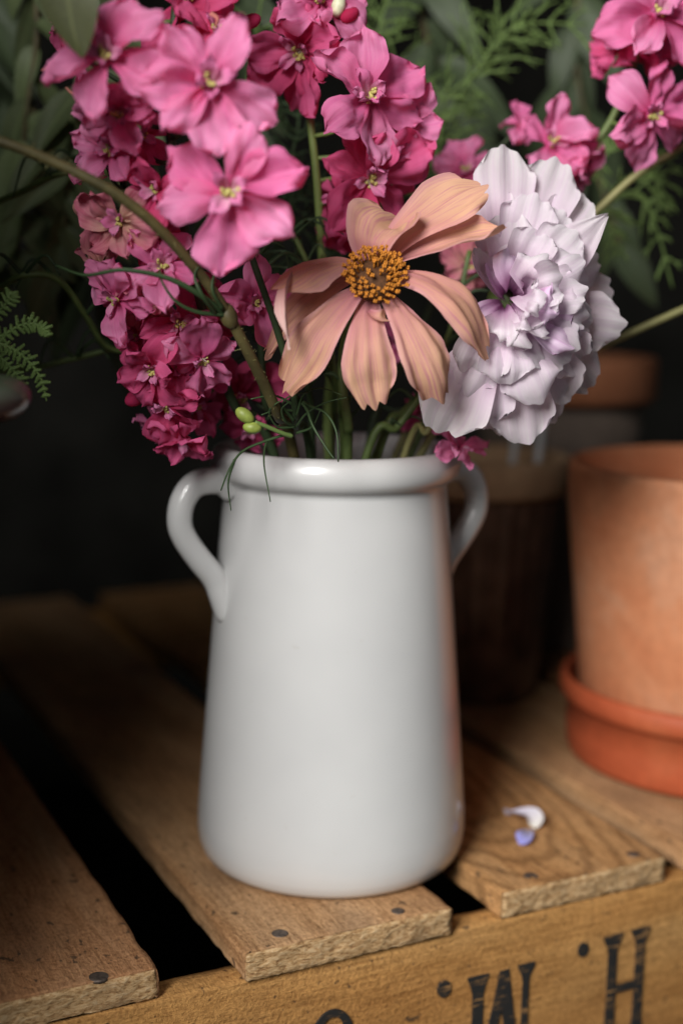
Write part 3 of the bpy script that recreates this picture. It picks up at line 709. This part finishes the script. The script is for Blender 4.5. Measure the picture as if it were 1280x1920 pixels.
for tip,w,dz in [((945,270),140,.016),((1045,298),150,.022),((1100,368),128,.020),((900,338),120,.016),((1150,545),128,.022),((1120,478),115,.018),((1168,612),136,.004),((1115,725),126,.004),((1072,750),118,-.010),((1090,690),118,-.012),((985,834),146,-.020),((935,812),128,-.012),((900,800),124,-.024),((1035,790),118,-.008),((822,815),160,-.030),((862,735),124,-.030)]:
    WP(tip,w,dz,mid=.012)
WP((1140,400),86,-.002,kind='leaf',lobes=0,b=(985,545))
for tip,w,dz in [((1078,432),122,-.010),((1000,365),130,.000),((955,395),112,-.004),((1105,600),122,-.012),((1068,675),126,-.028),((1008,755),132,-.036),((950,722),122,-.042),((888,700),126,-.036),((1100,515),112,-.006),((1055,395),110,.006)]:
    WP(tip,w,dz,mid=.014)
WP((893,468),112,-.012,mid=.002,az=40,el=0,cup=.35,lobes=2)
WP((905,610),92,-.020,az=20,mat='lilac')
WP((922,500),80,-.008,mat='lilac',az=30,cup=.3)
for k,(an,L,w,dz) in enumerate([(-62,150,104,-.022),(-30,165,112,-.026),(-8,150,108,-.034),(14,160,112,-.034),(38,150,108,-.038),(62,140,104,-.042),(88,120,98,-.044),(-48,105,92,-.038),(-18,112,96,-.046),(8,105,94,-.050),(32,110,94,-.052),(58,98,88,-.052),(95,80,80,-.050),(-78,92,82,-.032),(-5,70,74,-.056),(40,66,72,-.058)]):
    tip=(945+L*math.cos(rad(an)),560+L*math.sin(rad(an))*.95); b=(945+16*math.cos(rad(an)),560+16*math.sin(rad(an)))
    WP(tip,w,dz+.006,b=b,mid=.018 if k%2 else .010,ruff=.022,cup=(.30,-.18,.12,-.08)[k%4],lobes=2 if k%3 else 3,mat='lilac' if k in(4,9,13) else 'white',az=(-12,14,0)[k%3],el=(4,20,12)[k%3],groove=.026,crk=.045,seed=700+k)

# ------------------------------------------------------------------ stems and leaves of the vase
arch=thing('arching_stem','hairy olive stem arching out of the vase over the pink flowers','plant stem',vin(.022,.012))
pth=[arch.location,rim(-.020,-.036),W(520,775,-.085),W(470,670,-.105),W(428,592,-.115),W(380,520,-.125),W(300,430,-.14),W(215,362,-.15),W(110,308,-.155),W(0,265,-.16),W(-120,235,-.16)]
C=stem_part(arch,pth,.0029,.0021,'stem_brown',n=10)
m=MB(); m.blob(W(428,592,-.115),.0042,10,6,(-.4,0,1),1.5); wpart('node',m.mesh('node'),arch,M['stem_brown'])
def threadleaf(root,pts,r=.0009,mat='feather',name='leaf'):
    m=MB(); m.tube(pts,lambda t:r*(1.15-.75*t),6,7,flat=.6); return wpart(name,m.mesh(name),root,M[mat])
threadleaf(arch,[W(422,590,-.117),W(370,585,-.125),W(330,565,-.13),W(305,530,-.132),W(300,508,-.13)],.0013)
threadleaf(arch,[W(422,590,-.117),W(370,550,-.128),W(310,520,-.133),W(230,506,-.135),W(160,516,-.13),W(105,498,-.12)],.0014)
threadleaf(arch,[W(405,590,-.12),W(380,555,-.13),W(365,520,-.13),W(372,500,-.13)],.0010)
threadleaf(arch,[W(418,580,-.12),W(398,540,-.125),W(410,490,-.12)],.0011)
M['spur']=simple('spur_salmon',(.50,.17,.14),.5,.3,.2,200)
for rt_,pp in threadleaf_late: threadleaf(rt_,pp,.0013,'spur','spur')
# hair on the arching stem
m=MB(); r=random.Random(4)
for k in range(240):
    p=C[r.randrange(8,len(C)-12)]+Vector((r.uniform(-1,1),r.uniform(-1,1),r.uniform(-1,1)))*.0015; dv=Vector((r.uniform(-1,1),r.uniform(-1,1),r.uniform(-1,1))).normalized()
    m.tube([p,p+dv*.0018,p+dv*.0036],.00013,3,1,cap=False)
hr=wpart('hair',m.mesh('hair'),arch,M['stem_straw']); hr['kind']='stuff'
# feathery cosmos stem with buds at the rim
fs=thing('cosmos_sprig','thin green stem with threadlike leaves and two buds spilling over the rim','plant stem',vin(.012,-.040))
C=stem_part(fs,[fs.location,rim(-.012,-.042),W(556,800,-.070),W(550,730,-.085),W(520,620,-.095),W(475,490,-.10),W(452,410,-.10),W(445,360,-.10)],.0021,.0014,'stem_dark')
for L in ([(545,812),(500,826),(455,846),(430,880),(414,920)],[(440,862),(428,905),(433,957)],[(512,822),(499,830),(495,870),(507,941)],[(556,745),(574,766),(586,798),(610,838),(626,860)],[(556,745),(580,760),(612,776),(631,812),(634,866)],
          [(552,770),(520,768),(490,778)],[(552,790),(530,760),(545,742),(580,735)],[(556,800),(575,775),(610,755),(650,745)],[(550,800),(535,790),(528,768),(540,755)],[(556,780),(570,740),(600,728),(640,740)],[(552,760),(515,742),(470,748)],[(556,812),(585,800),(600,770)],[(553,800),(520,800),(505,770),(530,748)]):
    threadleaf(fs,[W(x,y,-.078-.006*min(i,3)-(.004 if y>850 else 0)) for i,(x,y) in enumerate(L)],.00085)
bb=W(531,813,-.082)
m=MB(); m.tube([W(548,818,-.08),bb,W(500,800,-.086),W(478,792,-.088)],.0011,6,5); wpart('bud_stalk',m.mesh('bud_stalk'),fs,M['feather_b'])
for (x,y,rr_,ax) in ((459,779,.0036,(-.8,0,.6)),(473,802,.0032,(-1,0,.1))):
    m=MB(); c=W(x,y,-.088); m.blob(c,rr_*.92,10,8,ax,1.55); bo=wpart('bud',m.mesh('bud'),fs,M['bud'])
# filler: dark leaf-bearing stems between the flowers
def filler(label, foot, path, r0, mat, leaves=10, spread=70, seed=0, lm='feather'):
    r=random.Random(seed); t=thing('green_stem',label,'plant stem',foot)
    C=stem_part(t,[foot]+path,r0,r0*.6,mat)
    for k in range(leaves):
        p=C[int(len(C)*(.35+.6*k/leaves))]; a=r.uniform(0,6.28); L=S(r.uniform(.6,1.2)*spread,p.y)
        q=p+Vector((math.cos(a)*L*.5,r.uniform(-.2,.2)*L,L*.35)); e=q+Vector((math.cos(a)*L*.5,r.uniform(-.2,.2)*L,-L*r.uniform(-.2,.45)))
        threadleaf(t,[p,q,e],r.uniform(.0009,.0016),lm)
        if r.random()<.6: threadleaf(t,[q,q+Vector((r.uniform(-1,1),r.uniform(-.3,.3),r.uniform(-1,1)))*L*.45],.0009,lm)
    return t
filler('dark leafy stem rising steeply between the pink florets and the coral petals', vin(-.008,.004),[rim(-.012,-.016),W(570,700,-.04),W(520,560,-.045),W(478,470,-.05),W(450,330,-.05)],.0021,'stem_dark',16,80,1)
filler('dark leafy stem under the coral petals leaning toward the pale green stem', vin(-.002,.010),[rim(-.002,.024),W(628,720,-.02),W(600,560,-.02),W(560,460,-.02),W(520,400,-.02)],.0021,'stem',16,90,2)
filler('green leafy stem crossing behind the coral petals toward the white flower', vin(-.026,-.004),[rim(.014,-.036),W(745,800,-.035),W(800,720,-.03),W(850,600,.0),W(880,470,.01)],.0024,'stem',10,60,3)
filler('short bare green stem beside the loose floret at the rim', vin(-.016,-.012),[rim(.034,-.026),W(800,810,-.04),W(820,770,-.035)],.0022,'stem_straw',3,40,4)
filler('thin dark leafy stem behind the drooping florets', vin(.028,.018),[rim(-.036,.012),W(400,760,.0),W(330,620,.01),W(270,480,.01),W(240,360,.01)],.002,'stem_dark',18,90,5)
filler('upright thick green stem in the middle of the bunch', vin(.006,-.026),[rim(.006,-.034),W(652,800,-.05),W(640,700,-.05),W(650,600,-.05)],.0030,'stem',5,50,6)
# two straw coloured stems leaving to the side
for lab,pts in (('straw coloured stem rising to the side just behind the white flower',[rim(.034,.030),W(880,640,.05),W(1000,500,.06),W(1100,412,.06),W(1190,330,.055),W(1285,272,.05),W(1400,200,.05)]),
                ('straw coloured stem poking out low beside the white flower',[rim(.044,-.002),W(900,760,.04),W(1040,690,.05),W(1165,632,.05),W(1285,578,.05),W(1400,530,.05)])):
    t=thing('bare_stem',lab,'plant stem',vin(-.036,.014 if 'rising' in lab else -.012)); stem_part(t,[t.location]+pts,.0022,.0020,'stem_straw')

# ------------------------------------------------------------------ foliage around
def leaf_mesh(L,Wd,seed,curl=.15):
    r=random.Random(seed); nu,nv=6,10; v=[];uv=[];f=[]; side=r.uniform(-.25,.25)
    for j in range(nv+1):
        t=j/nv; h=math.sin(math.pi*(t**.75))**.75*(1-.25*t)+.03
        for i in range(nu+1):
            u=-1+2*i/nu
            v.append((u*h*Wd/2+side*L*t*t*.6, t*L, curl*L*(t-t*t*1.6)+.10*Wd*u*u*h+.02*L*math.sin(t*5+u*2+seed))); uv.append(((u+1)/2,t))
    for j in range(nv):
        for i in range(nu):
            a=j*(nu+1)+i; f.append((a,a+1,a+nu+2,a+nu+1))
    return mesh('leaf',v,f,uv)
EL=[leaf_mesh(1,.30+.05*(s%4),300+s,.10+.06*(s%3)) for s in range(7)]
def put_leaf(root, base, direction, normal, L, mat, k):
    d=Vector(direction).normalized(); nn=Vector(normal); nn=(nn-d*nn.dot(d)).normalized(); x=d.cross(nn)
    o=link('leaf',cp(EL[k%7],M[mat]),root)
    o.matrix_local=Matrix.Translation(Vector(base)-root.location)@Matrix(((x.x,d.x,nn.x,0),(x.y,d.y,nn.y,0),(x.z,d.z,nn.z,0),(0,0,0,1)))@Matrix.Scale(L,4)
    return o
def branch(label, path, n, Lpx, mat, seed, stemmat='stem_brown', spread=.5, droop=.8, r0=.0022, group=None):
    r=random.Random(seed); t=thing('eucalyptus_branch',label,'branch',path[0])
    C=stem_part(t,path,r0,r0*.5,stemmat)
    for k in range(n):
        p=C[min(len(C)-1,int(len(C)*(k+.5)/n))]; L=S(Lpx*r.uniform(.7,1.2),p.y)
        side=1 if k%2 else -1
        d=Vector((side*spread*r.uniform(.3,1.2),r.uniform(-.5,.4),-droop+r.uniform(-.5,.5)))
        put_leaf(t,p,d,Vector((r.uniform(-.7,.7),-1,r.uniform(-.2,.9))),L,mat,r.randrange(7))
    return t
branch('grey green eucalyptus branch hanging above the green loop stem, beside the pink flowers',[W(60,-140,.12),W(70,60,.11),W(50,220,.10),W(40,380,.10),W(30,520,.10)],15,190,'euc',1)
branch('grey green eucalyptus branch hanging close behind the pink florets',[W(210,-140,.10),W(190,60,.09),W(150,200,.08),W(130,340,.08),W(120,470,.08)],15,180,'euc',2)
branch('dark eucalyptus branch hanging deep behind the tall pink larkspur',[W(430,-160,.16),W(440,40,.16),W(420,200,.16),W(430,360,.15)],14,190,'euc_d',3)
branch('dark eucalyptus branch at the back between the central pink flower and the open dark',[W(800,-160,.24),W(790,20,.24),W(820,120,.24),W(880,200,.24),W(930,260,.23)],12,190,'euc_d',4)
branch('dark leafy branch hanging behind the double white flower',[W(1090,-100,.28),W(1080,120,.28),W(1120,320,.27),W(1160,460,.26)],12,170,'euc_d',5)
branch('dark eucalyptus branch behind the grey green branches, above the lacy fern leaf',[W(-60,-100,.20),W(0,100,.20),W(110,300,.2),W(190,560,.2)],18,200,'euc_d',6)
# the one broad olive leaf in front of the pink floret
t=thing('olive_leaf_twig','single olive green leaf hanging in front of the topmost pink floret','leaf',W(112,-60,-.165))
stem_part(t,[W(112,-60,-.165),W(116,-40,-.165),W(120,-22,-.165)],.001,.001,'stem_brown'); ol=put_leaf(t,W(128,-60,-.165),(-.10,0,-1),(.15,-1,.3),S(146,-.165),'olive',3); ol.scale=(ol.scale[0]*1.7,ol.scale[1],ol.scale[2])
def feathery(label, paths, seed, mat='feather', n=16, Lpx=60, r0=.0013, name='feathery_plant', thick=.0009):
    r=random.Random(seed); t=thing(name,label,'plant',paths[0][0])
    for pth in paths:
        m=MB(); C=catmull(pth,8); m.tube(pth,lambda q:r0*(1-.6*q),6,8)
        for k in range(n):
            i=int(2+(len(C)-3)*k/n); p=C[i]; tn=(C[min(i+1,len(C)-1)]-C[i-1]).normalized()
            for s in (-1,1):
                L=S(Lpx*r.uniform(.6,1.3)*(1-.5*k/n),p.y)
                sd=tn.cross(Vector((0,-1,0))).normalized()*s
                d=(sd*.8+tn*.7+Vector((r.uniform(-.3,.3),r.uniform(-.4,.4),r.uniform(-.3,.3)))).normalized()
                q=p+d*L*.55; e=q+(d+tn*.3+Vector((0,0,-.5))).normalized()*L*.5
                m.tube([p,q,e],lambda w:thick*(1.1-.7*w),5,3)
                for z in range(2):
                    dd=(d+Vector((r.uniform(-1,1),r.uniform(-.5,.5),r.uniform(-1,1)))).normalized()
                    b=p+d*L*(.35+.3*z); m.tube([b,b+dd*L*.35],lambda w:thick*(1-.6*w),4,2)
        o=wpart('frond',m.mesh('frond'),t,M[mat])
    return t
feathery('blurred feathery green plant behind the central pink larkspur',[[W(640,470,.14),W(760,330,.14),W(860,180,.14),W(950,60,.13),W(1000,40,.13)],[W(700,400,.15),W(800,280,.15),W(900,200,.15)],[W(720,250,.15),W(740,120,.15),W(700,0,.15),W(690,-60,.15)],[W(860,180,.14),W(960,55,.14),W(1100,45,.14)],[W(820,300,.14),W(840,180,.14),W(930,110,.14),W(930,-20,.14)]],1,'feather_b',7,95,thick=.0008)
feathery('blurred feathery fronds drooping beside the double white flower',[[W(1110,400,.12),W(1190,360,.12),W(1230,430,.12),W(1260,540,.12)],[W(1120,390,.14),W(1140,420,.13),W(1155,490,.13)],[W(1190,340,.12),W(1230,330,.12),W(1245,400,.12)],[W(1060,300,.14),W(1120,300,.14),W(1180,260,.14),W(1290,330,.14)]],2,'feather_b',7,62,thick=.0010)
feathery('dim feathery greenery filling the gap around the pale green stem',[[W(560,480,.06),W(540,340,.06),W(560,220,.06),W(540,80,.06)],[W(520,520,.05),W(500,420,.05),W(640,330,.06)],[W(600,520,.05),W(640,420,.05),W(760,360,.06)],[W(480,640,.03),W(470,560,.03),W(560,500,.03)]],3,'feather',14,60)
feathery('wispy bright green sprays at the back between the two tall pink larkspurs',[[W(470,330,.10),W(460,200,.10),W(480,60,.10),W(500,-60,.10)],[W(700,120,.12),W(720,20,.12),W(760,-60,.12)],[W(780,420,.10),W(820,330,.10),W(810,230,.10),W(850,140,.10)]],9,'feather_b',6,80,thick=.0008)
# fern-like bright leaf at the left edge
def fern(label, rachises, mat):
    t=thing('fern_leaf',label,'leaf',rachises[0][0])
    for pts in rachises:
        C=catmull(pts,4); m=MB(); m.tube(pts,lambda q:.0011*(1-.6*q),6,8); r=random.Random(8)
        n=len(C)
        for i in range(2,n-1):
            tn=(C[min(i+1,n-1)]-C[i-1]).normalized(); sd=tn.cross(Vector((0,-1,0))).normalized()
            for s in (-1,1):
                L=S(19,C[i].y)*math.sin(math.pi*min(1,(i/n)*.9+.12))**.6*r.uniform(.55,1.25)
                d=(sd*s+tn*r.uniform(.2,.6)).normalized(); p=C[i]; e=p+d*L
                m.tube([p,p.lerp(e,.5),e],lambda w:.0013*(1-.4*w),5,3,flat=.6)
                for q in (.35,.6,.85):
                    for s2 in (-1,1):
                        b=p.lerp(e,q); m.tube([b,b+(tn*s2+d*.5).normalized()*L*.32*r.uniform(.5,1.2)*(1.15-q)],.0009,4,1)
        wpart('frond',m.mesh('frond'),t,M[mat])
    return t
fern('small bright green lacy fern leaf curling just above the dark fruit',[[W(-60,640,-.115),W(0,645,-.115),W(40,665,-.115),W(75,705,-.115),W(88,752,-.115)],[W(-50,650,-.115),W(0,632,-.115),W(45,608,-.115),W(80,612,-.115),W(92,632,-.115)],[W(-40,660,-.115),W(0,670,-.115),W(30,700,-.115),W(55,740,-.115)],[W(-50,600,-.115),W(-10,590,-.115),W(20,560,-.115),W(24,548,-.115)]],'feather_b')
# loose green stems at the left
for lab,pts,rr_,mt in (('green stem looping out of the foliage above the lacy fern leaf',[W(-60,580,-.02),W(0,540,-.03),W(45,516,-.035),W(110,525,-.03),W(160,590,-.02),W(200,650,-.01),W(260,660,.0)],.0019,'stem'),
                    ('green stem running level behind the lacy fern leaf',[W(-60,700,.0),W(60,690,.0),W(140,672,.0),W(215,655,.0),W(330,640,.0)],.0017,'stem'),
                    ('thin dark stem crossing below the eucalyptus leaves',[W(-60,400,.02),W(40,360,.01),W(100,330,.0),W(160,320,.0),W(240,330,.01)],.0019,'stem')):
    t=thing('loose_stem',lab,'plant stem',pts[0]); stem_part(t,pts,rr_,rr_*.8,mt)
    for k in range(4):
        p=pts[2+k%3]; threadleaf(t,[p,p+Vector((.012*(-1)**k,-.004,.010)),p+Vector((.02*(-1)**k,-.006,-.004*k))],.0013,'feather')
# dark glossy fruit at the left edge
fp=W(-8,748,-.175); m=MB(); m.blob((0,0,0),S(66,-.175),24,14,(1,0,.25),1.0)
fr=link('fruit',m.mesh('fruit'),None,M['plum']); fr.location=fp; fr.scale=(1,1,.68); fr.rotation_euler=(0,rad(-8),0)
fr['label']='dark glossy purple and green rounded fruit below the lacy fern leaf'; fr['category']='fruit'

# ------------------------------------------------------------------ fallen petals on the slat
a=G(980,1535,.0006)
fb1=thing('fallen_petal','curled white and lilac fallen petal lying on the ringed slat','petal',a)
def gp(px,py,z): return G(px,py,z)
curve_petal('petal',fb1,gp(1000,1552,.001),gp(1012,1522,.010),gp(945,1522,.003),.0105,(0,-.3,1),'whitebit','leaf',.35,.02,0,.05,8,10,1)
b=G(978,1565,.0006)
fb2=thing('fallen_petal','small blue violet fallen petal scrap lying on the ringed slat','petal',b)
curve_petal('petal',fb2,gp(992,1556,.001),gp(986,1566,.007),gp(972,1580,.0015),.0125,(0,-.5,1),'bluebit','round',.2,.02,0,.04,8,8,2)
